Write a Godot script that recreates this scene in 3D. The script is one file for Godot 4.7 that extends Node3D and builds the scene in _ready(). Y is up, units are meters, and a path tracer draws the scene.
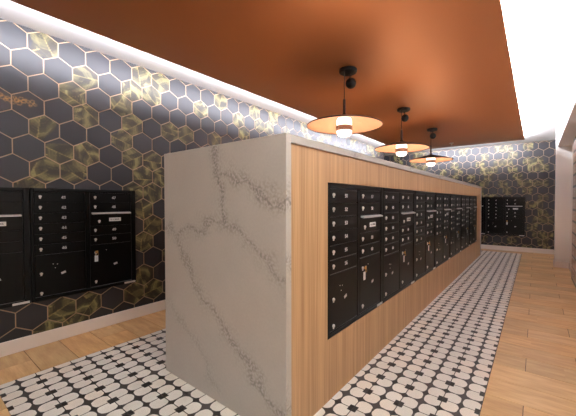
extends Node3D
# ---------- constants of the place (metres) ----------
const WALL_X := -3.373          # face of the left wall
const BACK_Z := -9.109          # face of the back wall
const CEIL := 2.651
const COP_Y := 2.576            # underside of the copper panel
const COP_L := -2.867
const COP_R := -0.207
const COP_F := -8.24
const COP_N := 2.85
const ROOM_N := 3.2             # rear wall
const HALL_Z := -8.06           # the left wall stops here, a hallway opens behind it
const HALL_X := -4.9
const RIGHT_X := 0.515
const RUG_R := -0.245
const RUG_L := -2.851
const RUG_N := -0.377
const RUG_F := -8.741
const TILE := 0.203
const ISL_L := -2.14
const ISL_R := -0.992
const ISL_N := -1.155
const ISL_F := -7.971
const ISL_H := 1.561
const BOX_T := 1.336
const BOX_B := 0.381
const HEX_W := 0.203
const HEX_R := 0.1757

const LED_LEFT := 2.4
const LED_BACK := 5.0
const LED_REAR := 0.5
const LED_RIGHT := 2.9
const DOWN := 2.3  # base energy of the unseen ceiling lamps over the near end
const BULB := 4.5

var M := {}
var cache := {}
var used := {}
var rng := RandomNumberGenerator.new()

# ---------- naming, tagging ----------
func numbered(called: String) -> String:
	if not used.has(called):
		used[called] = 0
		return called
	used[called] += 1
	return "%s_%03d" % [called, used[called]]

func thing(called: String, label: String, category: String, group := "") -> Node3D:
	var o := Node3D.new()
	o.name = numbered(called)
	add_child(o)
	o.set_meta("label", label)
	o.set_meta("category", category)
	if group != "":
		o.set_meta("group", group)
	return o

func put(called: String, mesh: Mesh, mat: Material, parent: Node = null) -> MeshInstance3D:
	var o := MeshInstance3D.new()
	o.mesh = mesh
	if mat:
		o.material_override = mat
	o.cast_shadow = GeometryInstance3D.SHADOW_CASTING_SETTING_ON
	if parent == null:
		o.name = numbered(called)
		add_child(o)
	else:
		o.name = called
		parent.add_child(o, true)
	return o

func struct(called: String, mesh: Mesh, mat: Material) -> MeshInstance3D:
	var o := put(called, mesh, mat)
	o.set_meta("kind", "structure")
	return o

# ---------- geometry helpers ----------
func new_st() -> SurfaceTool:
	var st := SurfaceTool.new()
	st.begin(Mesh.PRIMITIVE_TRIANGLES)
	return st

func tri(st: SurfaceTool, p: Array, n: Array, uv: Array) -> void:
	var face: Vector3 = (p[1] - p[0]).cross(p[2] - p[0])
	var order := [0, 1, 2] if face.dot(n[0]) < 0.0 else [0, 2, 1]
	for i in order:
		st.set_normal(n[i])
		st.set_uv(uv[i])
		st.add_vertex(p[i])

func planar(p: Vector3, n: Vector3) -> Vector2:
	var a := n.abs()
	if a.y >= a.x and a.y >= a.z:
		return Vector2(p.x, p.z)
	if a.x >= a.z:
		return Vector2(-p.z, -p.y)
	return Vector2(p.x, -p.y)

func poly(st: SurfaceTool, pts: Array, n: Vector3, uvs := []) -> void:
	for i in range(1, pts.size() - 1):
		var idx := [0, i, i + 1]
		var p := []
		var u := []
		for k in idx:
			p.append(pts[k])
			u.append(uvs[k] if uvs.size() else planar(pts[k], n))
		tri(st, p, [n, n, n], u)

# chamfered box between two corners
func box(st: SurfaceTool, lo: Vector3, hi: Vector3, b := 0.0) -> void:
	var c := (lo + hi) / 2.0
	var h := (hi - lo) / 2.0
	b = minf(b, minf(h.x, minf(h.y, h.z)) * 0.9)
	for ax in 3:
		var a1 := (ax + 1) % 3
		var a2 := (ax + 2) % 3
		for s in [-1.0, 1.0]:
			var n := Vector3.ZERO
			n[ax] = s
			var pts := []
			for q in [[-1, -1], [1, -1], [1, 1], [-1, 1]]:
				var v := Vector3.ZERO
				v[ax] = s * h[ax]
				v[a1] = q[0] * (h[a1] - b)
				v[a2] = q[1] * (h[a2] - b)
				pts.append(c + v)
			poly(st, pts, n)
	if b <= 0.0:
		return
	for ax in 3:
		var a1 := (ax + 1) % 3
		var a2 := (ax + 2) % 3
		for s in [-1.0, 1.0]:
			for t in [-1.0, 1.0]:
				var n := Vector3.ZERO
				n[a1] = s
				n[a2] = t
				n = n.normalized()
				var pts := []
				for q in [[-1, 0], [1, 0], [1, 1], [-1, 1]]:
					var v := Vector3.ZERO
					v[ax] = q[0] * (h[ax] - b)
					v[a1] = s * (h[a1] - (b if q[1] == 1 else 0.0))
					v[a2] = t * (h[a2] - (0.0 if q[1] == 1 else b))
					pts.append(c + v)
				poly(st, pts, n)
	for x in [-1.0, 1.0]:
		for y in [-1.0, 1.0]:
			for z in [-1.0, 1.0]:
				var s := Vector3(x, y, z)
				poly(st, [c + s * Vector3(h.x, h.y - b, h.z - b), c + s * Vector3(h.x - b, h.y, h.z - b), c + s * Vector3(h.x - b, h.y - b, h.z)], s.normalized())

func box_mesh(lo: Vector3, hi: Vector3, b := 0.0) -> ArrayMesh:
	var st := new_st()
	box(st, lo, hi, b)
	return st.commit()

# a solid of revolution about the y axis; profile points are (radius, height)
func lathe(st: SurfaceTool, prof: Array, at := Vector3.ZERO, segs := 32, smooth := true) -> void:
	var nn := []
	for i in prof.size():
		var a: Vector2 = prof[maxi(i - 1, 0)]
		var b: Vector2 = prof[mini(i + 1, prof.size() - 1)]
		var d := (b - a).normalized()
		nn.append(Vector2(d.y, -d.x))
	for i in prof.size() - 1:
		var p0: Vector2 = prof[i]
		var p1: Vector2 = prof[i + 1]
		var n0: Vector2 = nn[i]
		var n1: Vector2 = nn[i + 1]
		if not smooth:
			var d := (p1 - p0).normalized()
			n0 = Vector2(d.y, -d.x)
			n1 = n0
		for k in segs:
			var a0 := TAU * k / segs
			var a1 := TAU * (k + 1) / segs
			var d0 := Vector3(cos(a0), 0, sin(a0))
			var d1 := Vector3(cos(a1), 0, sin(a1))
			var v := [at + d0 * p0.x + Vector3.UP * p0.y, at + d1 * p0.x + Vector3.UP * p0.y, at + d1 * p1.x + Vector3.UP * p1.y, at + d0 * p1.x + Vector3.UP * p1.y]
			var n := [(d0 * n0.x + Vector3.UP * n0.y).normalized(), (d1 * n0.x + Vector3.UP * n0.y).normalized(), (d1 * n1.x + Vector3.UP * n1.y).normalized(), (d0 * n1.x + Vector3.UP * n1.y).normalized()]
			var u := [Vector2(a0, p0.y), Vector2(a1, p0.y), Vector2(a1, p1.y), Vector2(a0, p1.y)]
			if p0.x > 1e-6:
				tri(st, [v[0], v[1], v[2]], [n[0], n[1], n[2]], [u[0], u[1], u[2]])
			if p1.x > 1e-6:
				tri(st, [v[0], v[2], v[3]], [n[0], n[2], n[3]], [u[0], u[2], u[3]])

# a round bar along any direction
func rod(st: SurfaceTool, a: Vector3, b: Vector3, r: float, segs := 10) -> void:
	var d := (b - a).normalized()
	var side := d.cross(Vector3.UP if absf(d.y) < 0.9 else Vector3.RIGHT).normalized()
	var side2 := d.cross(side)
	var ca := []
	var cb := []
	for k in segs:
		var t := TAU * k / segs
		var o := side * cos(t) + side2 * sin(t)
		ca.append(a + o * r)
		cb.append(b + o * r)
	for k in segs:
		var k2 := (k + 1) % segs
		var n0: Vector3 = (ca[k] - a) / r
		var n1: Vector3 = (ca[k2] - a) / r
		tri(st, [ca[k], ca[k2], cb[k2]], [n0, n1, n1], [Vector2.ZERO, Vector2.RIGHT, Vector2.ONE])
		tri(st, [ca[k], cb[k2], cb[k]], [n0, n1, n0], [Vector2.ZERO, Vector2.ONE, Vector2.DOWN])
	poly(st, ca, -d)
	poly(st, cb, d)

func ball(st: SurfaceTool, at: Vector3, r: float, segs := 20) -> void:
	var prof := []
	for i in 13:
		var t := -PI / 2 + PI * i / 12.0
		prof.append(Vector2(maxf(cos(t) * r, 0.0), sin(t) * r))
	lathe(st, prof, at, segs)

# a flat letter plate made of a TextMesh, facing +z
func text_mesh(t: String, height: float) -> Mesh:
	var key := "text" + t + str(height)
	if not cache.has(key):
		var m := TextMesh.new()
		var f := SystemFont.new()
		f.font_names = PackedStringArray(["Droid Sans"])
		f.font_weight = 700
		m.font = f
		m.text = t
		m.font_size = 16
		m.pixel_size = height / 12.0
		m.depth = 0.0012
		m.curve_step = 4.0
		cache[key] = m
	return cache[key]

# ---------- materials ----------
func mat(c: Color, rough := 0.5, metal := 0.0) -> StandardMaterial3D:
	var m := StandardMaterial3D.new()
	m.albedo_color = c
	m.roughness = rough
	m.metallic = metal
	return m

func tex_mat(img: Image, rough := 0.5, tint := Color.WHITE, scale := Vector3.ONE) -> StandardMaterial3D:
	var m := mat(tint, rough)
	img.generate_mipmaps()
	m.albedo_texture = ImageTexture.create_from_image(img)
	m.uv1_scale = scale
	return m

func seg_dist(p: Vector2, a: Vector2, b: Vector2) -> float:
	var ab := b - a
	return p.distance_to(a + ab * clampf((p - a).dot(ab) / ab.length_squared(), 0.0, 1.0))

func noise(freq: float, seed_value: int, oct := 3) -> FastNoiseLite:
	var n := FastNoiseLite.new()
	n.seed = seed_value
	n.frequency = freq
	n.fractal_octaves = oct
	return n

# printed cement tile: petals meet at the tile's corners, a dark star in its middle
func tile_image(seed_value: int) -> Image:
	var s := 160
	var img := Image.create(s, s, false, Image.FORMAT_RGB8)
	var n := noise(0.35, seed_value, 2)
	var n2 := noise(0.03, seed_value + 7, 2)
	var white := Color(0.87, 0.84, 0.81)
	var dark := Color(0.24, 0.215, 0.21)
	var deep := Color(0.16, 0.135, 0.13)
	for y in s:
		for x in s:
			var a := absf((x + 0.5) / s - 0.5)
			var b := absf((y + 0.5) / s - 0.5)
			var g := n.get_noise_2d(x, y)
			var e := n2.get_noise_2d(x, y) * 0.012
			# the petal of this quarter: a rounded square with its four corners cut off
			var round_d := pow(pow(absf(a - 0.272), 2.4) + pow(absf(b - 0.272), 2.4), 1.0 / 2.4) - 0.246 + e
			var star := 0.168 - (a + b) + e
			var small := 0.128 - minf((0.5 - a) + b, a + (0.5 - b)) + e
			var c := white * (1.0 + 0.16 * g)
			if round_d > 0.0 or star > 0.0:
				c = dark * (1.0 + 0.35 * g)
			if small > 0.0:
				c = deep * (1.0 + 0.3 * g)
			if a > 0.5 - 0.132 and b > 0.5 - 0.132 and (a < 0.49 and b < 0.49):
				c = deep * (1.0 + 0.3 * g)
			if maxf(a, b) > 0.488:
				c = dark
			img.set_pixel(x, y, c)
	return img

func quartz_image() -> Image:
	var w := 340
	var h := 462
	var img := Image.create(w, h, false, Image.FORMAT_RGB8)
	var veins := [[Vector2(0.51, 0.99), Vector2(0.55, 0.864), Vector2(0.564, 0.716)], [Vector2(0.567, 0.898), Vector2(0.775, 0.837), Vector2(0.99, 0.768)], [Vector2(0.004, 0.675), Vector2(0.14, 0.644), Vector2(0.326, 0.669), Vector2(0.564, 0.716)], [Vector2(0.564, 0.716), Vector2(0.774, 0.63), Vector2(0.99, 0.525)], [Vector2(0.14, 0.644), Vector2(0.182, 0.585), Vector2(0.274, 0.493), Vector2(0.378, 0.401), Vector2(0.616, 0.279), Vector2(0.876, 0.127), Vector2(0.99, 0.08)], [Vector2(0.03, 0.33), Vector2(0.2, 0.26), Vector2(0.4, 0.16), Vector2(0.52, 0.05)]]
	var strength := [1.0, 0.9, 0.75, 0.7, 0.8, 0.35]
	var warp := noise(0.018, 11, 4)
	var grain := noise(0.16, 12, 3)
	var cloud := noise(0.012, 13, 3)
	var base := Color(0.695, 0.662, 0.63)
	var vein := Color(0.46, 0.43, 0.405)
	for y in h:
		for x in w:
			var p := Vector2(float(x) / w, (1.0 - float(y) / h) * 1.36)
			p += Vector2(warp.get_noise_2d(x, y), warp.get_noise_2d(x + 900, y)) * 0.06
			var v := 0.0
			for i in veins.size():
				var ln: Array = veins[i]
				var dm := 9.0
				for k in ln.size() - 1:
					var a: Vector2 = ln[k]
					var b: Vector2 = ln[k + 1]
					dm = minf(dm, seg_dist(p, Vector2(a.x, a.y * 1.36), Vector2(b.x, b.y * 1.36)))
				if dm < 0.09:
					v = maxf(v, float(strength[i]) * (0.5 * exp(-pow(dm / 0.016, 2.0)) + 0.35 * exp(-pow(dm / 0.045, 2.0))))
			var g := grain.get_noise_2d(x, y)
			v *= clampf(0.55 + 1.5 * g, 0.0, 1.0)
			v += 0.05 * cloud.get_noise_2d(x, y) + 0.05 * g
			img.set_pixel(x, y, base.lerp(vein, clampf(v + 0.05, 0.0, 1.0)))
	return img

# straight grained oak veneer, grain running along the image's y
func veneer_image() -> Image:
	var w := 512
	var h := 256
	var img := Image.create(w, h, false, Image.FORMAT_RGB8)
	var n := noise(0.02, 21, 3)
	var f := noise(0.22, 22, 2)
	var a := Color(0.75, 0.595, 0.43)
	var b := Color(0.60, 0.445, 0.305)
	for y in h:
		for x in w:
			var v := 0.5 + 0.6 * n.get_noise_2d(x * 2.2, y * 0.12) + 0.55 * f.get_noise_2d(x * 2.0, y * 0.05)
			img.set_pixel(x, y, a.lerp(b, clampf(v, 0.0, 1.0)))
	return img

# floor plank, grain along x
func plank_image() -> Image:
	var w := 512
	var h := 256
	var img := Image.create(w, h, false, Image.FORMAT_RGB8)
	var n := noise(0.02, 31, 3)
	var f := noise(0.14, 32, 2)
	var a := Color(0.83, 0.675, 0.48)
	var b := Color(0.73, 0.565, 0.385)
	for y in h:
		for x in w:
			var v := 0.45 + 0.75 * n.get_noise_2d(x * 0.25, y * 1.8) + 0.3 * f.get_noise_2d(x * 0.12, y * 1.6)
			img.set_pixel(x, y, a.lerp(b, clampf(v, 0.0, 1.0)))
	return img

# ---------- wallpaper print: leaves in some of the hexagons ----------
# leafy cells read from the photograph (row, column)
const LEAFY := [[-11, 0], [-11, 1], [-10, 1], [-10, 2], [-10, 4], [-10, 5], [-9, 4], [-7, 4], [-6, 5], [-5, 4], [-4, 0], [-4, 4], [-4, 5], [-3, 0], [-3, 1], [-3, 4], [-3, 5], [-2, 1], [-2, 2], [-2, 4], [-2, 5], [-1, 0], [-1, 3], [0, 2], [0, 4], [0, 6], [0, 7], [0, 9], [1, 1], [1, 3], [1, 11], [2, 2], [2, 4], [2, 5], [2, 8], [2, 11], [2, 13], [3, 0], [3, 4], [3, 5], [3, 9], [3, 12]]
const PRINT_W := 2048
const PRINT_H := 668
const PRINT_LEN := 8.12         # 40 hexagons

func cell_centre(r: int, j: int) -> Vector2:      # (distance along wall, height)
	return Vector2(0.674 + (HEX_W / 2.0 if posmod(r, 2) == 1 else 0.0) + HEX_W * j, 2.018 + HEX_R * r)

func hexagon(c: Vector2, flats: float) -> PackedVector2Array:
	var out := PackedVector2Array()
	var s := flats / sqrt(3.0)
	for k in 6:
		var a := PI / 6 + PI / 3 * k
		out.append(c + Vector2(cos(a), sin(a)) * s)
	return out

func fill_poly(img: Image, pg: PackedVector2Array, c: Color) -> void:
	var k := PRINT_W / PRINT_LEN
	var y0 := 1e9
	var y1 := -1e9
	var q := PackedVector2Array()
	for p in pg:
		var v := Vector2(p.x * k, (CEIL - p.y) * k)
		q.append(v)
		y0 = minf(y0, v.y)
		y1 = maxf(y1, v.y)
	for y in range(maxi(int(y0), 0), mini(int(y1) + 1, PRINT_H)):
		var xs := []
		var yy := y + 0.5
		for i in q.size():
			var a := q[i]
			var b := q[(i + 1) % q.size()]
			if (a.y <= yy) != (b.y <= yy):
				xs.append(a.x + (b.x - a.x) * (yy - a.y) / (b.y - a.y))
		xs.sort()
		for i in range(0, xs.size() - 1, 2):
			var xa := int(roundf(xs[i]))
			var xb := int(roundf(xs[i + 1]))
			for wrap in [0, PRINT_W, -PRINT_W]:
				var l: int = maxi(xa + wrap, 0)
				var r: int = mini(xb + wrap, PRINT_W)
				if r > l:
					img.fill_rect(Rect2i(l, y, r - l, 1), c)

func leaf_piece(img: Image, pg: PackedVector2Array, cells: Array, c: Color) -> void:
	for cell in cells:
		for pc in Geometry2D.intersect_polygons(pg, cell):
			fill_poly(img, pc, c)

# leaves that start in one cell and run on into its leafy neighbours
func leaf_cell(img: Image, c: Vector2, near: Array, seed_value: int) -> void:
	var rn := RandomNumberGenerator.new()
	rn.seed = seed_value
	var own := hexagon(c, HEX_W)
	var cells := [own]
	for q in near:
		cells.append(hexagon(q, HEX_W))
	if rn.randf() < 0.5:
		fill_poly(img, own, Color(0.19, 0.155, 0.115))
	for leaf in 2:
		var ang := rn.randf_range(-PI, PI)
		var dir := Vector2(cos(ang), sin(ang))
		var across := Vector2(-dir.y, dir.x)
		var root := c - dir * rn.randf_range(0.10, 0.15) + across * rn.randf_range(-0.04, 0.04)
		var length := rn.randf_range(0.24, 0.36)
		var wide := rn.randf_range(0.08, 0.14)
		var ribs := 15
		var phase := rn.randf() * TAU
		var dim := rn.randf_range(0.7, 1.1)
		for side in [-1.0, 1.0]:
			for i in ribs:
				var t0 := float(i) / ribs
				var t1 := t0 + rn.randf_range(0.8, 1.0) / ribs
				var w0: float = wide * sin(PI * pow(minf(t0 + 0.05, 1.0), 0.7))
				var w1: float = wide * sin(PI * pow(minf(t1 + 0.05, 1.0), 0.7))
				var a: Vector2 = root + dir * length * t0
				var b: Vector2 = root + dir * length * t1
				var ao: Vector2 = a + across * side * w0 + dir * length * 0.30
				var bo: Vector2 = b + across * side * w1 + dir * length * 0.30
				var am: Vector2 = a + across * side * w0 * 0.6 + dir * length * 0.09
				var bm: Vector2 = b + across * side * w1 * 0.6 + dir * length * 0.09
				var tone := clampf(0.42 + 0.38 * sin(phase + i * 0.75 + side * 1.1) + rn.randf_range(-0.16, 0.16), 0.0, 1.0)
				var deep_c := Color(0.17, 0.145, 0.10)
				var light_c := Color(0.60, 0.56, 0.36)
				leaf_piece(img, PackedVector2Array([a, b, bm, am]), cells, deep_c.lerp(light_c, tone * tone * dim))
				leaf_piece(img, PackedVector2Array([am, bm, bo, ao]), cells, deep_c.lerp(light_c, tone * dim * 0.9))
		leaf_piece(img, PackedVector2Array([root - across * 0.0035, root + across * 0.0035, root + dir * length * 1.2]), cells, Color(0.62, 0.54, 0.32))

func ornament(img: Image, c: Vector2) -> void:
	# a loose orange flourish of small curls crossing the cells
	var rn := RandomNumberGenerator.new()
	rn.seed = 77
	for k in 22:
		var p := c + Vector2(-0.15 + 0.0137 * k, rn.randf_range(-0.03, 0.03))
		var r := rn.randf_range(0.010, 0.02)
		var ring := PackedVector2Array()
		var hole := PackedVector2Array()
		for s in 12:
			var d := Vector2(cos(TAU * s / 12), sin(TAU * s / 12))
			ring.append(p + d * r)
			hole.append(p + d * (r - 0.006))
		for s in 12:
			var s2 := (s + 1) % 12
			fill_poly(img, PackedVector2Array([ring[s], ring[s2], hole[s2], hole[s]]), Color(0.64, 0.46, 0.25))

func print_image() -> Image:
	var img := Image.create(PRINT_W, PRINT_H, false, Image.FORMAT_RGB8)
	img.fill(Color(0.2, 0.19, 0.205))
	var n := noise(0.55, 41, 2)
	var rn := RandomNumberGenerator.new()
	rn.seed = 5
	var leafy := {}
	for a in LEAFY:
		leafy[Vector2i(a[0], a[1])] = true
	for r in range(-12, 5):
		for j in range(-4, 37):
			var known := j <= 5 or (r >= 0 and j <= 13)
			if not known and n.get_noise_2d(r * 1.1, j) > 0.12:
				leafy[Vector2i(r, j)] = true
	for r in range(-12, 5):
		for j in range(-4, 37):
			var c := cell_centre(r, j)
			var t := rn.randf_range(-0.012, 0.014)
			fill_poly(img, hexagon(c, HEX_W), Color(0.15 + t, 0.14 + t, 0.148 + t))
	for key in leafy:
		var c := cell_centre(key.x, key.y)
		var near := []
		for q in leafy:
			if q != key and cell_centre(q.x, q.y).distance_to(c) < HEX_W * 1.2:
				near.append(cell_centre(q.x, q.y))
		leaf_cell(img, c, near, 1000 + key.x * 97 + key.y * 13)
	ornament(img, Vector2(0.575, 2.03))
	ornament(img, Vector2(3.9, 0.65))
	img.resize(PRINT_W / 2, PRINT_H / 2, Image.INTERPOLATE_BILINEAR)
	return img

# hexagon wallpaper of one wall, its cells built as thin pieces; to_world(along, height, proud) gives a point
func hex_wall(parent: Node3D, from_a: float, to_a: float, to_world: Callable, out_dir: Vector3, offset: float, singles: int, look_from: Vector3) -> void:
	var area := PackedVector2Array([Vector2(from_a, 0.0), Vector2(to_a, 0.0), Vector2(to_a, CEIL), Vector2(from_a, CEIL)])
	var cells := []
	for r in range(-12, 5):
		for j in range(int(floor((from_a - 1.2) / HEX_W)), int(ceil((to_a) / HEX_W))):
			var c := cell_centre(r, j)
			for pg in Geometry2D.intersect_polygons(hexagon(c, HEX_W - 0.0068), area):
				var w: Vector3 = to_world.call(c.x, c.y, 0.0)
				var dist := w.distance_to(look_from)
				if w.z > -0.35 or w.y < 0.1:
					dist += 50.0
				cells.append([dist, pg])
	cells.sort_custom(func(a, b): return a[0] < b[0])
	var rest := new_st()
	var some_rest := false
	for i in cells.size():
		var pg: PackedVector2Array = cells[i][1]
		var st: SurfaceTool = rest
		if i < singles:
			st = new_st()
		else:
			some_rest = true
		var mid := Vector2.ZERO
		for p in pg:
			mid += p / pg.size()
		var front := []
		var uvs := []
		for p in pg:
			var q: Vector2 = mid + (p - mid) * 0.985
			front.append(to_world.call(q.x, q.y, 0.003))
			uvs.append(Vector2((q.x + offset) / PRINT_LEN, (CEIL - q.y) / (PRINT_H * PRINT_LEN / PRINT_W)))
		poly(st, front, out_dir, uvs)
		for k in pg.size():
			var k2 := (k + 1) % pg.size()
			var a: Vector3 = to_world.call(pg[k].x, pg[k].y, 0.0)
			var b: Vector3 = to_world.call(pg[k2].x, pg[k2].y, 0.0)
			var m3: Vector3 = to_world.call(mid.x, mid.y, 0.0)
			poly(st, [a, b, front[k2], front[k]], ((a + b) / 2 - m3).normalized(), [uvs[k], uvs[k2], uvs[k2], uvs[k]])
		if i < singles:
			put("wallpaper_hexagon", st.commit(), M.print, parent)
	if some_rest:
		var o := put("wallpaper_hexagons", rest.commit(), M.print, parent)
		o.set_meta("kind", "stuff")

# ---------- mailboxes ----------
const UNIT_W := 0.829
const UNIT_H := 0.955
const ROW := 0.0889
const DOOR_W := 0.365

func cached_box(w: float, h: float, d: float, b: float) -> Mesh:
	var key := "box%f_%f_%f" % [w, h, d]
	if not cache.has(key):
		cache[key] = box_mesh(Vector3(-w / 2, -h / 2, 0), Vector3(w / 2, h / 2, d), b)
	return cache[key]

func lock_mesh() -> Mesh:
	if not cache.has("lock"):
		var st := new_st()
		rod(st, Vector3(0, 0, 0), Vector3(0, 0, 0.007), 0.0105, 14)
		rod(st, Vector3(0, 0, 0.007), Vector3(0, 0, 0.010), 0.007, 12)
		box(st, Vector3(-0.006, -0.019, 0.0), Vector3(0.006, 0.0, 0.005), 0.001)
		cache["lock"] = st.commit()
	return cache["lock"]

func add_door(unit: Node3D, called: String, x: float, top: float, h: float) -> MeshInstance3D:
	var d := put(called, cached_box(DOOR_W - 0.004, h - 0.004, 0.012, 0.0025), M.box_black, unit)
	d.position = Vector3(x + DOOR_W / 2, top - h / 2, 0.004)
	return d

func add_lock(door: Node3D, dx: float, dy: float) -> void:
	var l := put("lock", lock_mesh(), M.chrome, door)
	l.position = Vector3(-DOOR_W / 2 + dx, dy, 0.012)
	l.set_meta("label", "chrome cam lock")

func add_number(door: Node3D, t: String, dy := 0.0) -> void:
	var n := put("number", text_mesh(t, 0.024), M.plate, door)
	n.position = Vector3(0.02, dy, 0.0126)

func mailbox_unit(at: Vector3, turn: float, first: int, label: String, group: String, where: String, parent_rear := 0.09) -> void:
	var u := thing("mailbox_unit", label, "mailbox", group)
	u.position = at
	u.rotation.y = turn
	var x1 := -UNIT_W / 2 + 0.022
	var x2 := x1 + DOOR_W + 0.036
	var t := UNIT_H - 0.033
	# frame: border, mullion and back box
	var key := "frame%f" % parent_rear
	if not cache.has(key):
		var st := new_st()
		var W := UNIT_W / 2
		box(st, Vector3(-W, 0, 0), Vector3(x1, UNIT_H, 0.02), 0.003)
		box(st, Vector3(x2 + DOOR_W, 0, 0), Vector3(W, UNIT_H, 0.02), 0.003)
		box(st, Vector3(x1 + DOOR_W, 0.03, 0), Vector3(x2, UNIT_H - 0.03, 0.0175), 0.003)
		box(st, Vector3(x1 - 0.001, UNIT_H - 0.033, 0), Vector3(x2 + DOOR_W + 0.001, UNIT_H, 0.0195), 0.003)
		box(st, Vector3(x1 - 0.001, 0, 0), Vector3(x2 + DOOR_W + 0.001, 0.033, 0.0195), 0.003)
		box(st, Vector3(-W + 0.004, 0.004, -parent_rear), Vector3(W - 0.004, UNIT_H - 0.004, 0.003), 0.0)
		cache[key] = st.commit()
	put("frame", cache[key], M.box_black, u)
	for i in 6:
		var d := add_door(u, "door", x1, t - ROW * i, ROW)
		add_lock(d, 0.042, 0.006)
		add_number(d, str(first + i))
	var p := add_door(u, "parcel_door", x1, t - ROW * 6, ROW * 4)
	add_lock(p, 0.042, 0.02)
	add_lock(p, 0.042, -0.145)
	var s := put("number_sticker", cached_box(0.034, 0.018, 0.001, 0.0), M.plate, p)
	s.position = Vector3(0.012, 0.004, 0.012)
	s.rotation.z = 0.35
	for q in [[-0.06, 0.09], [-0.03, 0.085], [-0.045, 0.055]]:
		var r := put("rivet", cached_rivet(), M.chrome, p)
		r.position = Vector3(q[0], q[1], 0.012)
	for i in 2:
		var d := add_door(u, "door", x2, t - ROW * i, ROW)
		add_lock(d, 0.042, 0.006)
		add_number(d, str(first + 6 + i))
	var o := add_door(u, "outgoing_mail_door", x2, t - ROW * 2, ROW * 1.5)
	var hood_key := "hood"
	if not cache.has(hood_key):
		var st := new_st()
		var w := DOOR_W / 2 - 0.012
		# a folded lip that covers the slot
		poly(st, [Vector3(-w, 0.008, 0), Vector3(w, 0.008, 0), Vector3(w, 0.0, 0.024), Vector3(-w, 0.0, 0.024)], Vector3(0, 0.95, 0.3).normalized())
		poly(st, [Vector3(-w, 0.0, 0.024), Vector3(w, 0.0, 0.024), Vector3(w, -0.009, 0.024), Vector3(-w, -0.009, 0.024)], Vector3(0, 0, 1))
		poly(st, [Vector3(-w, -0.009, 0.024), Vector3(w, -0.009, 0.024), Vector3(w, -0.004, 0), Vector3(-w, -0.004, 0)], Vector3(0, -1, 0))
		for e in [-1.0, 1.0]:
			poly(st, [Vector3(e * w, 0.008, 0), Vector3(e * w, 0, 0.024), Vector3(e * w, -0.009, 0.024), Vector3(e * w, -0.004, 0)], Vector3(e, 0, 0))
		cache[hood_key] = st.commit()
	var hood := put("slot_hood", cache[hood_key], M.silver, o)
	hood.position = Vector3(0, ROW * 0.75 - 0.014, 0.012)
	hood.set_meta("label", "silver mail slot hood")
	var pl := put("mail_label", cached_box(0.105, 0.034, 0.0015, 0.0), M.label, o)
	pl.position = Vector3(0.03, -0.012, 0.012)
	pl.set_meta("label", "white mail label")
	var tx := put("mail_lettering", text_mesh("U.S. MAIL", 0.0135), M.ink, o)
	tx.position = Vector3(0.03, -0.012, 0.0137)
	add_lock(o, 0.075, -0.022)
	for i in 2:
		var d := add_door(u, "door", x2, t - ROW * (3.5 + i), ROW)
		add_lock(d, 0.042, 0.006)
		add_number(d, str(first + 8 + i))
	var p2 := add_door(u, "parcel_door", x2, t - ROW * 5.5, ROW * 4.5)
	add_lock(p2, 0.042, 0.125)
	add_lock(p2, 0.042, -0.15)
	var s2 := put("number_sticker", cached_box(0.034, 0.018, 0.001, 0.0), M.plate, p2)
	s2.position = Vector3(0.03, -0.005, 0.012)
	s2.rotation.z = 0.3
	var r2 := put("rivet", cached_rivet(), M.chrome, p2)
	r2.position = Vector3(-0.05, 0.14, 0.012)
	var mk := put("maker_plate", cached_box(0.105, 0.018, 0.0012, 0.0), M.silver, u)
	mk.position = Vector3(UNIT_W / 2 - 0.062, 0.014, 0.0196)
	mk.set_meta("label", "silver maker plate")
	# the key that hangs in the lower lock
	var k := thing("key_with_tag", "brass key with white tag in " + where, "key", "keys hanging in parcel lockers")
	k.rotation.y = turn
	k.position = at + Basis(Vector3.UP, turn) * Vector3(x2 + 0.042, t - ROW * 7.75 + 0.125, 0.027)
	if not cache.has("key"):
		var st := new_st()
		rod(st, Vector3(0, 0, -0.004), Vector3(0, 0, 0.014), 0.004, 8)
		box(st, Vector3(-0.012, -0.006, 0.012), Vector3(0.012, 0.018, 0.016), 0.001)
		cache["key"] = st.commit()
		st = new_st()
		for i in 10:
			var a := TAU * i / 10
			var b := TAU * (i + 1) / 10
			rod(st, Vector3(sin(a) * 0.012, -0.015 + cos(a) * 0.012, 0.018), Vector3(sin(b) * 0.012, -0.015 + cos(b) * 0.012, 0.018), 0.0015, 5)
		cache["ring"] = st.commit()
		cache["tag"] = box_mesh(Vector3(-0.0145, -0.085, 0.003), Vector3(0.0145, -0.026, 0.007), 0.0015)
		cache["tag_window"] = box_mesh(Vector3(-0.008, -0.075, 0.007), Vector3(0.008, -0.045, 0.0078), 0.0)
	put("key_blade", cache["key"], M.brass, k)
	put("ring", cache["ring"], M.brass, k)
	var tg := put("tag", cache["tag"], M.label, k)
	put("tag_insert", cache["tag_window"], M.plate, tg)

func cached_rivet() -> Mesh:
	if not cache.has("rivet"):
		var st := new_st()
		rod(st, Vector3.ZERO, Vector3(0, 0, 0.002), 0.0035, 8)
		cache["rivet"] = st.commit()
	return cache["rivet"]

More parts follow.
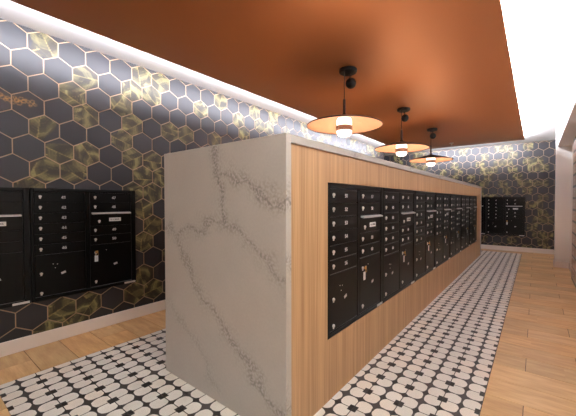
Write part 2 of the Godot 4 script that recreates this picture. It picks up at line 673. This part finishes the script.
# ---------- pendant lamp ----------
func pendant(z: float, label: String) -> void:
	var t := thing("pendant_lamp", label, "pendant lamp", "pendant lamps above the island")
	t.position = Vector3(-1.566, COP_Y, z)
	var dz := 0.075                                   # the cord hangs beside the canopy's middle
	var st := new_st()
	lathe(st, [Vector2(0, -0.034), Vector2(0.080, -0.034), Vector2(0.088, -0.029), Vector2(0.092, -0.021), Vector2(0.092, 0.0), Vector2(0, 0.0)], Vector3.ZERO, 32, false)
	put("canopy", st.commit(), M.lamp_black, t)
	st = new_st()
	ball(st, Vector3(0, -0.12, -0.06), 0.055)
	var weight := put("counterweight", st.commit(), M.lamp_black, t)
	st = new_st()
	rod(st, Vector3(0, -0.075, -0.06), Vector3(0, -0.03, -0.06), 0.004, 8)
	rod(st, Vector3(0, -0.085, -0.03), Vector3(0, -0.03, -0.03), 0.003, 8)
	put("hook", st.commit(), M.lamp_black, weight)
	var rim := -0.582                                 # rim of the shade below the ceiling
	st = new_st()
	rod(st, Vector3(0, -0.03, dz), Vector3(0, rim + 0.26, dz), 0.0045, 8)
	put("cord", st.commit(), M.lamp_black, t)
	st = new_st()
	lathe(st, [Vector2(0.0, 0.265), Vector2(0.012, 0.262), Vector2(0.0135, 0.25), Vector2(0.0135, 0.125), Vector2(0.022, 0.105), Vector2(0.03, 0.09), Vector2(0.0, 0.088)], Vector3(0, rim, dz), 16)
	put("stem", st.commit(), M.bronze, t)
	st = new_st()
	lathe(st, [Vector2(0.0, 0.096), Vector2(0.05, 0.089), Vector2(0.12, 0.072), Vector2(0.22, 0.046), Vector2(0.31, 0.022), Vector2(0.365, 0.004), Vector2(0.378, 0.0), Vector2(0.381, -0.004), Vector2(0.381, -0.010), Vector2(0.3765, -0.012), Vector2(0.3755, -0.004)], Vector3(0, rim, dz), 56)
	put("shade", st.commit(), M.bronze, t)
	st = new_st()
	lathe(st, [Vector2(0.377, -0.004), Vector2(0.364, -0.002), Vector2(0.31, 0.016), Vector2(0.22, 0.040), Vector2(0.12, 0.066), Vector2(0.05, 0.083), Vector2(0.0, 0.088)], Vector3(0, rim, dz), 56)
	var lin := put("shade_lining", st.commit(), M.lining, t)
	lin.set_meta("label", "pale copper inside of the shade")
	st = new_st()
	lathe(st, [Vector2(0.0, -0.118), Vector2(0.035, -0.116), Vector2(0.06, -0.105), Vector2(0.074, -0.085), Vector2(0.078, -0.06), Vector2(0.078, 0.0), Vector2(0.076, 0.05), Vector2(0.066, 0.068), Vector2(0.0, 0.07)], Vector3(0, rim, dz), 32)
	var df := put("glass_diffuser", st.commit(), M.glow, t)
	df.set_meta("label", "glowing opal glass diffuser")
	st = new_st()
	lathe(st, [Vector2(0.079, -0.060), Vector2(0.086, -0.057), Vector2(0.086, -0.012), Vector2(0.079, -0.009)], Vector3(0, rim, dz), 32, false)
	put("band", st.commit(), M.band, t)
	var l := SpotLight3D.new()
	l.name = "bulb_light"
	l.spot_angle = 78.0
	l.spot_angle_attenuation = 1.0
	l.light_color = Color(1.0, 0.86, 0.70)
	l.light_energy = BULB
	l.light_size = 0.06
	l.spot_range = 30.0
	l.spot_attenuation = 2.0
	l.shadow_enabled = true
	t.add_child(l)
	l.position = Vector3(0, rim - 0.1, dz)
	l.rotation.x = -PI / 2

# ---------- LED strip in the ceiling cove ----------
func cove(a: Vector3, b: Vector3, out_dir: Vector3, label: String, energy: float) -> void:
	var t := thing("cove_light", label, "light strip", "light strips around the copper panel")
	t.position = (a + b) / 2.0
	var along := (b - a).normalized()
	var length := a.distance_to(b)
	t.basis = Basis(along, Vector3.UP, along.cross(Vector3.UP))
	var s := signf((along.cross(Vector3.UP)).dot(out_dir))
	var m := box_mesh(Vector3(-length / 2, 0, -0.006), Vector3(length / 2, 0.022, 0.006), 0.002)
	put("diode_strip", m, M.led, t)
	m = box_mesh(Vector3(-length / 2, -0.003, -0.009), Vector3(length / 2, 0.0, 0.009), 0.0)
	put("channel", m, M.white_trim, t)
	var l := AreaLight3D.new()
	l.name = "strip_light"
	l.area_size = Vector2(length, 0.022)
	l.light_color = Color(0.92, 0.945, 1.0)
	l.light_energy = energy * length
	l.area_range = 30.0
	l.area_attenuation = 2.0
	l.shadow_enabled = true
	t.add_child(l)
	l.position = Vector3(0, 0.017, 0.009 * s)
	# the light leaves the strip outwards and a little upwards
	var w := (out_dir + Vector3.UP * 0.35).normalized()
	l.global_basis = Basis.looking_at(w, Vector3.UP)

# ---------- unseen ceiling lamp, out of view, lights the near end ----------
func unseen_ceiling_lamp(at: Vector3, label: String, energy: float) -> void:
	var t := thing("unseen_ceiling_lamp", label, "unseen_ceiling_lamp", "unseen ceiling lamps near the entrance")
	t.position = at
	var st := new_st()
	lathe(st, [Vector2(0.062, -0.001), Vector2(0.064, -0.006), Vector2(0.08, -0.005), Vector2(0.084, 0.0)], Vector3.ZERO, 28, false)
	put("ring", st.commit(), M.white_trim, t)
	st = new_st()
	lathe(st, [Vector2(0.0, -0.003), Vector2(0.063, -0.003)], Vector3.ZERO, 28, false)
	put("lens", st.commit(), M.lens, t)
	var l := SpotLight3D.new()
	l.name = "unseen_lamp_light"
	l.light_color = Color(0.98, 1.0, 0.95)
	l.light_energy = energy
	l.light_size = 0.06
	l.spot_angle = 80.0
	l.spot_angle_attenuation = 1.0
	l.spot_range = 30.0
	l.spot_attenuation = 2.0
	l.shadow_enabled = true
	t.add_child(l)
	l.position = Vector3(0, -0.015, 0)
	l.rotation.x = -PI / 2

func _ready() -> void:
	rng.seed = 4
	# ---------- camera ----------
	var cam := Camera3D.new()
	cam.name = "camera"
	add_child(cam)
	cam.position = Vector3(0, 1.22, 0)
	cam.rotation_degrees = Vector3(-1.1245, 36.513, 0)
	cam.set_frustum(0.05 * 416.0 / 306.89, Vector2(-20.38, -0.2) / 306.89 * 0.05, 0.05, 60.0)
	cam.current = true
	# ---------- environment ----------
	var we := WorldEnvironment.new()
	we.name = "environment"
	var e := Environment.new()
	e.background_mode = Environment.BG_COLOR
	e.background_color = Color(0.02, 0.02, 0.02)
	e.tonemap_mode = Environment.TONE_MAPPER_LINEAR
	e.tonemap_exposure = 1.05
	e.sdfgi_enabled = true
	e.ssao_enabled = true
	e.ssil_enabled = true
	we.environment = e
	add_child(we)

	make_materials()

	# ---------- light strips of the ceiling cove ----------
	var strip_y := COP_Y + 0.026
	cove(Vector3(COP_L + 0.045, strip_y, COP_N - 0.1), Vector3(COP_L + 0.045, strip_y, COP_F + 0.1), Vector3(-1, 0, 0), "white light strip hidden above the copper panel beside the hexagon side wall", LED_LEFT)
	cove(Vector3(COP_R - 0.045, strip_y, COP_F + 0.1), Vector3(COP_R - 0.045, strip_y, COP_N - 0.1), Vector3(1, 0, 0), "white light strip hidden above the copper panel beside the white soffit", LED_RIGHT)
	cove(Vector3(COP_L + 0.1, strip_y, COP_F + 0.045), Vector3(COP_R - 0.1, strip_y, COP_F + 0.045), Vector3(0, 0, -1), "white light strip hidden above the copper panel facing the far wall", LED_BACK)
	cove(Vector3(COP_R - 0.1, strip_y, COP_N - 0.05), Vector3(COP_L + 0.1, strip_y, COP_N - 0.05), Vector3(0, 0, 1), "white light strip hidden above the copper panel facing the entrance wall", LED_REAR)

	build_shell()
	build_floor()
	build_island()
	build_mailboxes()

	pendant(-2.80, "bronze disc pendant lamp nearest the quartz end of the island")
	pendant(-4.45, "bronze disc pendant lamp in the middle of the row of three")
	pendant(-5.99, "bronze disc pendant lamp nearest the far hexagon wall")
	unseen_ceiling_lamp(Vector3(-2.3, COP_Y, -0.15), "unseen ceiling lamp in the copper panel beside the hexagon side wall", DOWN * 0.22)  # out of view, placed to light the near floor and island end
	unseen_ceiling_lamp(Vector3(-1.55, COP_Y, -0.15), "unseen ceiling lamp in the copper panel in front of the island's end", DOWN * 0.11)
	unseen_ceiling_lamp(Vector3(-0.65, COP_Y, -0.15), "unseen ceiling lamp in the copper panel beside the white ceiling", DOWN * 0.4)
	unseen_ceiling_lamp(Vector3(0.05, CEIL, -0.9), "unseen ceiling lamp in the white ceiling ahead of the others", DOWN * 1.2)
	unseen_ceiling_lamp(Vector3(0.05, CEIL, 0.9), "unseen ceiling lamp in the white ceiling near the entrance wall", DOWN)
	build_small()

func make_materials() -> void:
	M.white = mat(Color(0.90, 0.885, 0.875), 0.7)
	M.white_wall = mat(Color(0.92, 0.90, 0.875), 0.6)
	M.white_trim = mat(Color(0.86, 0.815, 0.785), 0.45)
	M.copper = mat(Color(0.67, 0.42, 0.25), 0.45, 0.3)
	M.gold = mat(Color(0.60, 0.48, 0.37), 0.42, 0.2)
	M.print = tex_mat(print_image(), 0.45)
	M.print.metallic_specular = 0.4
	M.quartz = tex_mat(quartz_image(), 0.3)
	M.quartz.uv1_scale = Vector3(1.0 / 1.148, 1.0 / 1.561, 1.0)
	M.quartz.uv1_offset = Vector3(2.14 / 1.148, 0.0, 0)
	M.veneer = tex_mat(veneer_image(), 0.5, Color.WHITE, Vector3(1.0, 0.5, 1))
	var pi := plank_image()
	M.planks = []
	for c in [Color(1, 1, 1), Color(0.95, 0.94, 0.92), Color(1.0, 0.97, 0.93), Color(0.92, 0.93, 0.93)]:
		M.planks.append(tex_mat(pi, 0.42, c))
	M.joint = mat(Color(0.30, 0.23, 0.17), 0.8)
	M.tiles = [tex_mat(tile_image(51), 0.5), tex_mat(tile_image(52), 0.5, Color(0.97, 0.97, 0.97)), tex_mat(tile_image(53), 0.5, Color(1.0, 0.985, 0.97))]
	M.box_black = mat(Color(0.024, 0.021, 0.021), 0.3, 0.0)
	M.box_black.metallic_specular = 0.3
	M.chrome = mat(Color(0.88, 0.86, 0.84), 0.35, 0.7)
	M.silver = mat(Color(0.80, 0.79, 0.79), 0.35, 0.6)
	M.brass = mat(Color(0.78, 0.58, 0.30), 0.3, 0.85)
	M.plate = mat(Color(0.80, 0.78, 0.78), 0.5)
	M.label = mat(Color(0.86, 0.85, 0.85), 0.5)
	M.ink = mat(Color(0.12, 0.11, 0.11), 0.6)
	M.lamp_black = mat(Color(0.07, 0.06, 0.055), 0.5, 0.2)
	M.bronze = mat(Color(0.22, 0.13, 0.10), 0.4, 0.4)
	M.lining = mat(Color(0.76, 0.58, 0.50), 0.45, 0.0)
	M.band = mat(Color(0.54, 0.47, 0.45), 0.4, 0.3)
	M.locker = mat(Color(0.74, 0.66, 0.62), 0.5)
	M.glow = mat(Color(1, 0.96, 0.92), 0.4)
	M.glow.emission_enabled = true
	M.glow.emission = Color(1.0, 0.93, 0.88)
	M.glow.emission_energy_multiplier = 2.2
	M.lens = mat(Color(1, 1, 1), 0.5)  # glowing face of the unseen ceiling lamps
	M.lens.emission_enabled = true
	M.lens.emission = Color(1.0, 0.94, 0.87)
	M.lens.emission_energy_multiplier = 3.0
	M.led = mat(Color(1, 1, 1), 0.5)
	M.led.emission_enabled = true
	M.led.emission = Color(0.93, 0.94, 1.0)
	M.led.emission_energy_multiplier = 2.0

func build_shell() -> void:
	# left wall: hexagon wallpaper, built as thin raised cells on a gold ground
	var wl := struct("wall_left", box_mesh(Vector3(WALL_X - 0.16, 0, HALL_Z), Vector3(WALL_X, CEIL, ROOM_N)), M.gold)
	hex_wall(wl, -ROOM_N, -HALL_Z, func(a, y, d): return Vector3(WALL_X + d, y, -a), Vector3(1, 0, 0), 0.0, 300, Vector3(0, 1.22, 0))
	var wb := struct("wall_back", box_mesh(Vector3(HALL_X, 0, BACK_Z - 0.2), Vector3(RIGHT_X + 0.5, CEIL, BACK_Z)), M.gold)
	hex_wall(wb, 0.0, RIGHT_X - HALL_X, func(a, y, d): return Vector3(HALL_X + a, y, BACK_Z + d), Vector3(0, 0, 1), 2.94, 0, Vector3(0, 1.22, 0))
	# hallway behind the end of the left wall
	struct("wall_hallway", box_mesh(Vector3(HALL_X - 0.2, 0, BACK_Z), Vector3(HALL_X, CEIL, HALL_Z + 0.2)), M.white_wall)
	struct("wall_hallway_near", box_mesh(Vector3(HALL_X, 0, HALL_Z), Vector3(WALL_X - 0.16, CEIL, HALL_Z + 0.2)), M.white_wall)
	# right side: stub wall, side wall, soffit
	struct("wall_stub", box_mesh(Vector3(0.296, 0, -7.50), Vector3(RIGHT_X + 0.5, CEIL, -7.33), 0.002), M.white_wall)
	struct("wall_right", box_mesh(Vector3(RIGHT_X, 0, -7.33), Vector3(RIGHT_X + 0.2, CEIL, ROOM_N)), M.white_wall)
	struct("wall_right_far", box_mesh(Vector3(RIGHT_X, 0, BACK_Z), Vector3(RIGHT_X + 0.2, CEIL, -7.50)), M.white_wall)
	struct("trim_soffit", box_mesh(Vector3(0.315, 2.238, -7.33), Vector3(RIGHT_X, CEIL, ROOM_N), 0.002), M.white)
	struct("wall_rear", box_mesh(Vector3(WALL_X, 0, ROOM_N), Vector3(RIGHT_X, CEIL, ROOM_N + 0.2)), M.white_wall)
	# ceiling with the dropped copper panel
	var c := struct("ceiling", box_mesh(Vector3(HALL_X - 0.2, CEIL, BACK_Z - 0.2), Vector3(RIGHT_X + 0.5, CEIL + 0.15, ROOM_N + 0.2)), M.white)
	var cp := put("copper_panel", box_mesh(Vector3(COP_L, COP_Y, COP_F), Vector3(COP_R, COP_Y + 0.018, COP_N), 0.002), M.copper, c)
	cp.set_meta("label", "satin copper coloured dropped ceiling panel")
	put("panel_support", box_mesh(Vector3(COP_L + 0.12, COP_Y + 0.018, COP_F + 0.12), Vector3(COP_R - 0.12, CEIL, COP_N - 0.12)), M.white, c)
	# baseboards
	struct("baseboard_left", box_mesh(Vector3(WALL_X + 0.0035, 0, HALL_Z), Vector3(WALL_X + 0.017, 0.11, ROOM_N), 0.003), M.white_trim)
	struct("baseboard_back", box_mesh(Vector3(HALL_X, 0, BACK_Z + 0.0035), Vector3(RIGHT_X, 0.11, BACK_Z + 0.017), 0.003), M.white_trim)
	struct("baseboard_stub", box_mesh(Vector3(0.283, 0, -7.50), Vector3(RIGHT_X, 0.11, -7.317), 0.003), M.white_trim)
	struct("baseboard_right", box_mesh(Vector3(RIGHT_X - 0.014, 0, -7.317), Vector3(RIGHT_X, 0.11, ROOM_N), 0.003), M.white_trim)

func build_floor() -> void:
	var f := struct("floor", box_mesh(Vector3(HALL_X - 0.2, -0.2, BACK_Z - 0.2), Vector3(RIGHT_X + 0.5, -0.0035, ROOM_N + 0.2)), M.joint)
	# wood-look planks, 0.92 x 0.23, staggered by thirds
	var pw := 0.23
	var pl := 0.92
	var z0 := -2.225 + pw * 23
	var row := 0
	var z := z0
	while z > BACK_Z:
		var za := z
		var zb := z - pw
		var bands := []
		var cuts := [za, zb]
		for c in [RUG_N, RUG_F]:
			if c < za - 0.01 and c > zb + 0.01:
				cuts.insert(1, c)
		for i in cuts.size() - 1:
			bands.append([cuts[i], maxf(cuts[i + 1], BACK_Z)])
		# row with the joint at x = -0.045 is the one that starts at z = -1.995
		var k := posmod(int(round((-1.995 - za) / pw)), 3)
		var joint := -0.045 + 0.307 * k
		for bd in bands:
			var mid: float = (bd[0] + bd[1]) / 2.0
			if bd[0] > ROOM_N + 0.001:
				bd[0] = ROOM_N
			if bd[0] - bd[1] < 0.015:
				continue
			var left := WALL_X if mid > HALL_Z else HALL_X
			var spans := [[left, RIGHT_X]]
			if mid < RUG_N and mid > RUG_F:
				spans = [[left, RUG_L], [RUG_R, RIGHT_X]]
			for sp in spans:
				var x := joint - pl * 8
				while x < sp[1]:
					var a := maxf(x, sp[0])
					var b := minf(x + pl, sp[1])
					if b - a > 0.004:
						add_plank(f, a, b, bd[1], bd[0])
					x += pl
		row += 1
		z -= pw
	# cement tiles
	var rest := []
	for i in 13:
		for j in 42:
			var xb := RUG_R - TILE * i
			var xa := maxf(xb - TILE, RUG_L)
			var zb := RUG_N - TILE * j
			var za := maxf(zb - TILE, RUG_F)
			if xb - xa < 0.01 or zb - za < 0.01:
				continue
			if xa > ISL_L + 0.2 and xb < ISL_R - 0.2 and zb < ISL_N - 0.2 and za > ISL_F + 0.2:
				continue
			if i >= 8 and j > 16:
				rest.append([xa, xb, za, zb, i, j])
			else:
				var st := new_st()
				add_tile(st, xa, xb, za, zb)
				put("floor_tile", st.commit(), M.tiles[posmod(i * 7 + j * 5 + i * j, 3)], f)
	var st := new_st()
	for r in rest:
		add_tile(st, r[0], r[1], r[2], r[3])
	var o := put("floor_tiles", st.commit(), M.tiles[0], f)
	o.set_meta("kind", "stuff")

func add_plank(f: Node3D, a: float, b: float, za: float, zb: float) -> void:
	var g := 0.0016
	var y := rng.randf_range(-0.0003, 0.0)
	var st := new_st()
	var off := Vector2(rng.randf(), rng.randf())
	var ch := 0.0012
	var lo := Vector3(a + g, y, za + g)
	var hi := Vector3(b - g, y, zb - g)
	var top := [Vector3(lo.x + ch, y, lo.z + ch), Vector3(hi.x - ch, y, lo.z + ch), Vector3(hi.x - ch, y, hi.z - ch), Vector3(lo.x + ch, y, hi.z - ch)]
	var base := [Vector3(lo.x, y - 0.004, lo.z), Vector3(hi.x, y - 0.004, lo.z), Vector3(hi.x, y - 0.004, hi.z), Vector3(lo.x, y - 0.004, hi.z)]
	var uv := func(p: Vector3): return Vector2(p.x * 0.9, p.z * 1.5) + off
	poly(st, top, Vector3.UP, top.map(uv))
	var nn := [Vector3(0, 0.4, -0.9), Vector3(0.9, 0.4, 0), Vector3(0, 0.4, 0.9), Vector3(-0.9, 0.4, 0)]
	for k in 4:
		var q := [top[k], top[(k + 1) % 4], base[(k + 1) % 4], base[k]]
		poly(st, q, nn[k].normalized(), q.map(uv))
	put("plank", st.commit(), M.planks[rng.randi() % 4], f)

func add_tile(st: SurfaceTool, xa: float, xb: float, za: float, zb: float) -> void:
	var ch := 0.001
	var g := 0.0006
	var top := [Vector3(xa + g + ch, 0, za + g + ch), Vector3(xb - g - ch, 0, za + g + ch), Vector3(xb - g - ch, 0, zb - g - ch), Vector3(xa + g + ch, 0, zb - g - ch)]
	var base := [Vector3(xa + g, -0.004, za + g), Vector3(xb - g, -0.004, za + g), Vector3(xb - g, -0.004, zb - g), Vector3(xa + g, -0.004, zb - g)]
	var uv := func(p: Vector3): return Vector2((xb - p.x) / TILE, (zb - p.z) / TILE)
	poly(st, top, Vector3.UP, top.map(uv))
	var nn := [Vector3(0, 0.4, -0.9), Vector3(0.9, 0.4, 0), Vector3(0, 0.4, 0.9), Vector3(-0.9, 0.4, 0)]
	for k in 4:
		var q := [top[k], top[(k + 1) % 4], base[(k + 1) % 4], base[k]]
		poly(st, q, nn[k].normalized(), q.map(uv))

const UNITS_N := -1.554
const PITCH := 0.8314

func build_island() -> void:
	var t := thing("mailbox_island", "long oak clad island with pale veined quartz top and ends", "island")
	t.position = Vector3((ISL_L + ISL_R) / 2, 0, (ISL_N + ISL_F) / 2)
	var o := -t.position
	var th := 0.042
	var parts := [
		["end_panel", box_mesh(Vector3(ISL_L, 0, ISL_N - th), Vector3(ISL_R, ISL_H, ISL_N), 0.002), M.quartz],
		["top_slab", box_mesh(Vector3(ISL_L, ISL_H - th, ISL_F + th), Vector3(ISL_R, ISL_H, ISL_N - th), 0.002), M.quartz],
		["end_panel", box_mesh(Vector3(ISL_L, 0, ISL_F), Vector3(ISL_R, ISL_H, ISL_F + th), 0.002), M.quartz],
	]
	for p in parts:
		var m := put(p[0], p[1], p[2], t)
		m.position = o
		m.set_meta("label", "pale grey veined quartz slab")
	# oak side with an opening for the mailboxes
	var x1 := ISL_R - 0.012
	var x0 := x1 - 0.03
	var zn := ISL_N - th
	var zf := ISL_F + th
	var uf := UNITS_N - PITCH * 7
	var st := new_st()
	box(st, Vector3(x0, 0, zf), Vector3(x1, BOX_B - 0.002, zn))
	box(st, Vector3(x0, BOX_T + 0.002, zf), Vector3(x1, ISL_H - th, zn))
	box(st, Vector3(x0, BOX_B - 0.002, UNITS_N + 0.002), Vector3(x1, BOX_T + 0.002, zn))
	box(st, Vector3(x0, BOX_B - 0.002, zf), Vector3(x1, BOX_T + 0.002, uf - 0.002))
	var w := put("oak_panel", st.commit(), M.veneer, t)
	w.position = o
	w.set_meta("label", "oak veneer panel with vertical grain")
	var w2 := put("oak_panel", box_mesh(Vector3(ISL_L + 0.012, 0, zf), Vector3(ISL_L + 0.042, ISL_H - th, zn)), M.veneer, t)
	w2.position = o
	w2.set_meta("label", "oak veneer panel with vertical grain")

func build_mailboxes() -> void:
	var nth := ["first", "second", "third", "fourth", "fifth", "sixth", "seventh"]
	for i in 7:
		var zc := UNITS_N - PITCH * (i + 0.5)
		mailbox_unit(Vector3(ISL_R - 0.03, BOX_B, zc), PI / 2, 51 + 10 * i, "black two-column mailbox unit set in the oak island side, %s from its quartz end" % nth[i] if i > 0 else "black two-column mailbox unit set in the oak island side, beside its quartz end", "mailbox units in the island", "the %s mailbox unit from the island quartz end" % nth[i], 0.1)
	mailbox_unit(Vector3(WALL_X + 0.0045, BOX_B, -1.083), PI / 2, 41, "black wall mailbox unit on the hexagon side wall, facing the island's quartz end", "mailbox units on the hexagon walls", "the side wall mailbox facing the quartz end", 0.0005)
	mailbox_unit(Vector3(WALL_X + 0.0045, BOX_B, -1.083 + 0.832), PI / 2, 31, "black wall mailbox unit on the hexagon side wall, farther from the island than its twin", "mailbox units on the hexagon walls", "the side wall mailbox farther from the island", 0.0005)
	mailbox_unit(Vector3(-0.6165, BOX_B - 0.0, BACK_Z + 0.0045), 0.0, 21, "black mailbox unit on the far hexagon wall, the one nearer the white stub wall", "mailbox units on the hexagon walls", "the far wall mailbox unit nearer the white stub wall", 0.0005)
	mailbox_unit(Vector3(-0.6165 - 0.832, BOX_B - 0.0, BACK_Z + 0.0045), 0.0, 11, "black mailbox unit on the far hexagon wall, half hidden behind the island", "mailbox units on the hexagon walls", "the far wall mailbox unit half hidden behind the island", 0.0005)

func build_small() -> void:
	# parcel locker against the right wall
	var t := thing("parcel_locker", "pale parcel locker bank with dark frame against the white side wall", "locker")
	t.position = Vector3(RIGHT_X - 0.016, 0.0, -5.85)
	var st := new_st()
	box(st, Vector3(-0.03, 0, -0.53), Vector3(0.0015, 2.2, 0.53), 0.003)
	put("frame", st.commit(), M.box_black, t)
	for c in 2:
		for r in 12:
			var d := put("door", cached_panel(), M.locker, t)
			d.position = Vector3(-0.03, 0.05 + r * 0.176, -0.225 + c * 0.45)
			var h := put("handle", lock_mesh(), M.chrome, d)
			h.rotation.y = -PI / 2
			h.position = Vector3(-0.008, 0.08, 0.16)
	# small sprinkler head under the copper panel
	t = thing("sprinkler_head", "small white sprinkler head under the copper panel", "sprinkler")
	t.position = Vector3(-1.576, COP_Y, -7.68)
	st = new_st()
	lathe(st, [Vector2(0, -0.012), Vector2(0.04, -0.01), Vector2(0.045, 0.0), Vector2(0, 0)], Vector3.ZERO, 20)
	put("escutcheon", st.commit(), M.white, t)
	st = new_st()
	lathe(st, [Vector2(0, -0.05), Vector2(0.02, -0.05), Vector2(0.022, -0.045), Vector2(0.01, -0.03), Vector2(0.012, -0.01), Vector2(0, -0.01)], Vector3.ZERO, 16)
	put("nozzle", st.commit(), M.chrome, t)
	# slot diffuser in the white ceiling
	t = thing("ceiling_vent", "small dark slot vent in the white ceiling near the far wall", "vent")
	t.position = Vector3(-0.04, CEIL, -6.97)
	st = new_st()
	box(st, Vector3(-0.08, -0.006, -0.045), Vector3(0.08, 0, 0.045), 0.002)
	put("frame", st.commit(), M.white, t)
	st = new_st()
	box(st, Vector3(-0.065, -0.0075, -0.02), Vector3(0.065, -0.006, 0.02))
	put("slot", st.commit(), M.lamp_black, t)

func cached_panel() -> Mesh:
	if not cache.has("panel"):
		cache["panel"] = box_mesh(Vector3(-0.008, 0.01, -0.205), Vector3(0.0, 0.15, 0.205), 0.002)
	return cache["panel"]
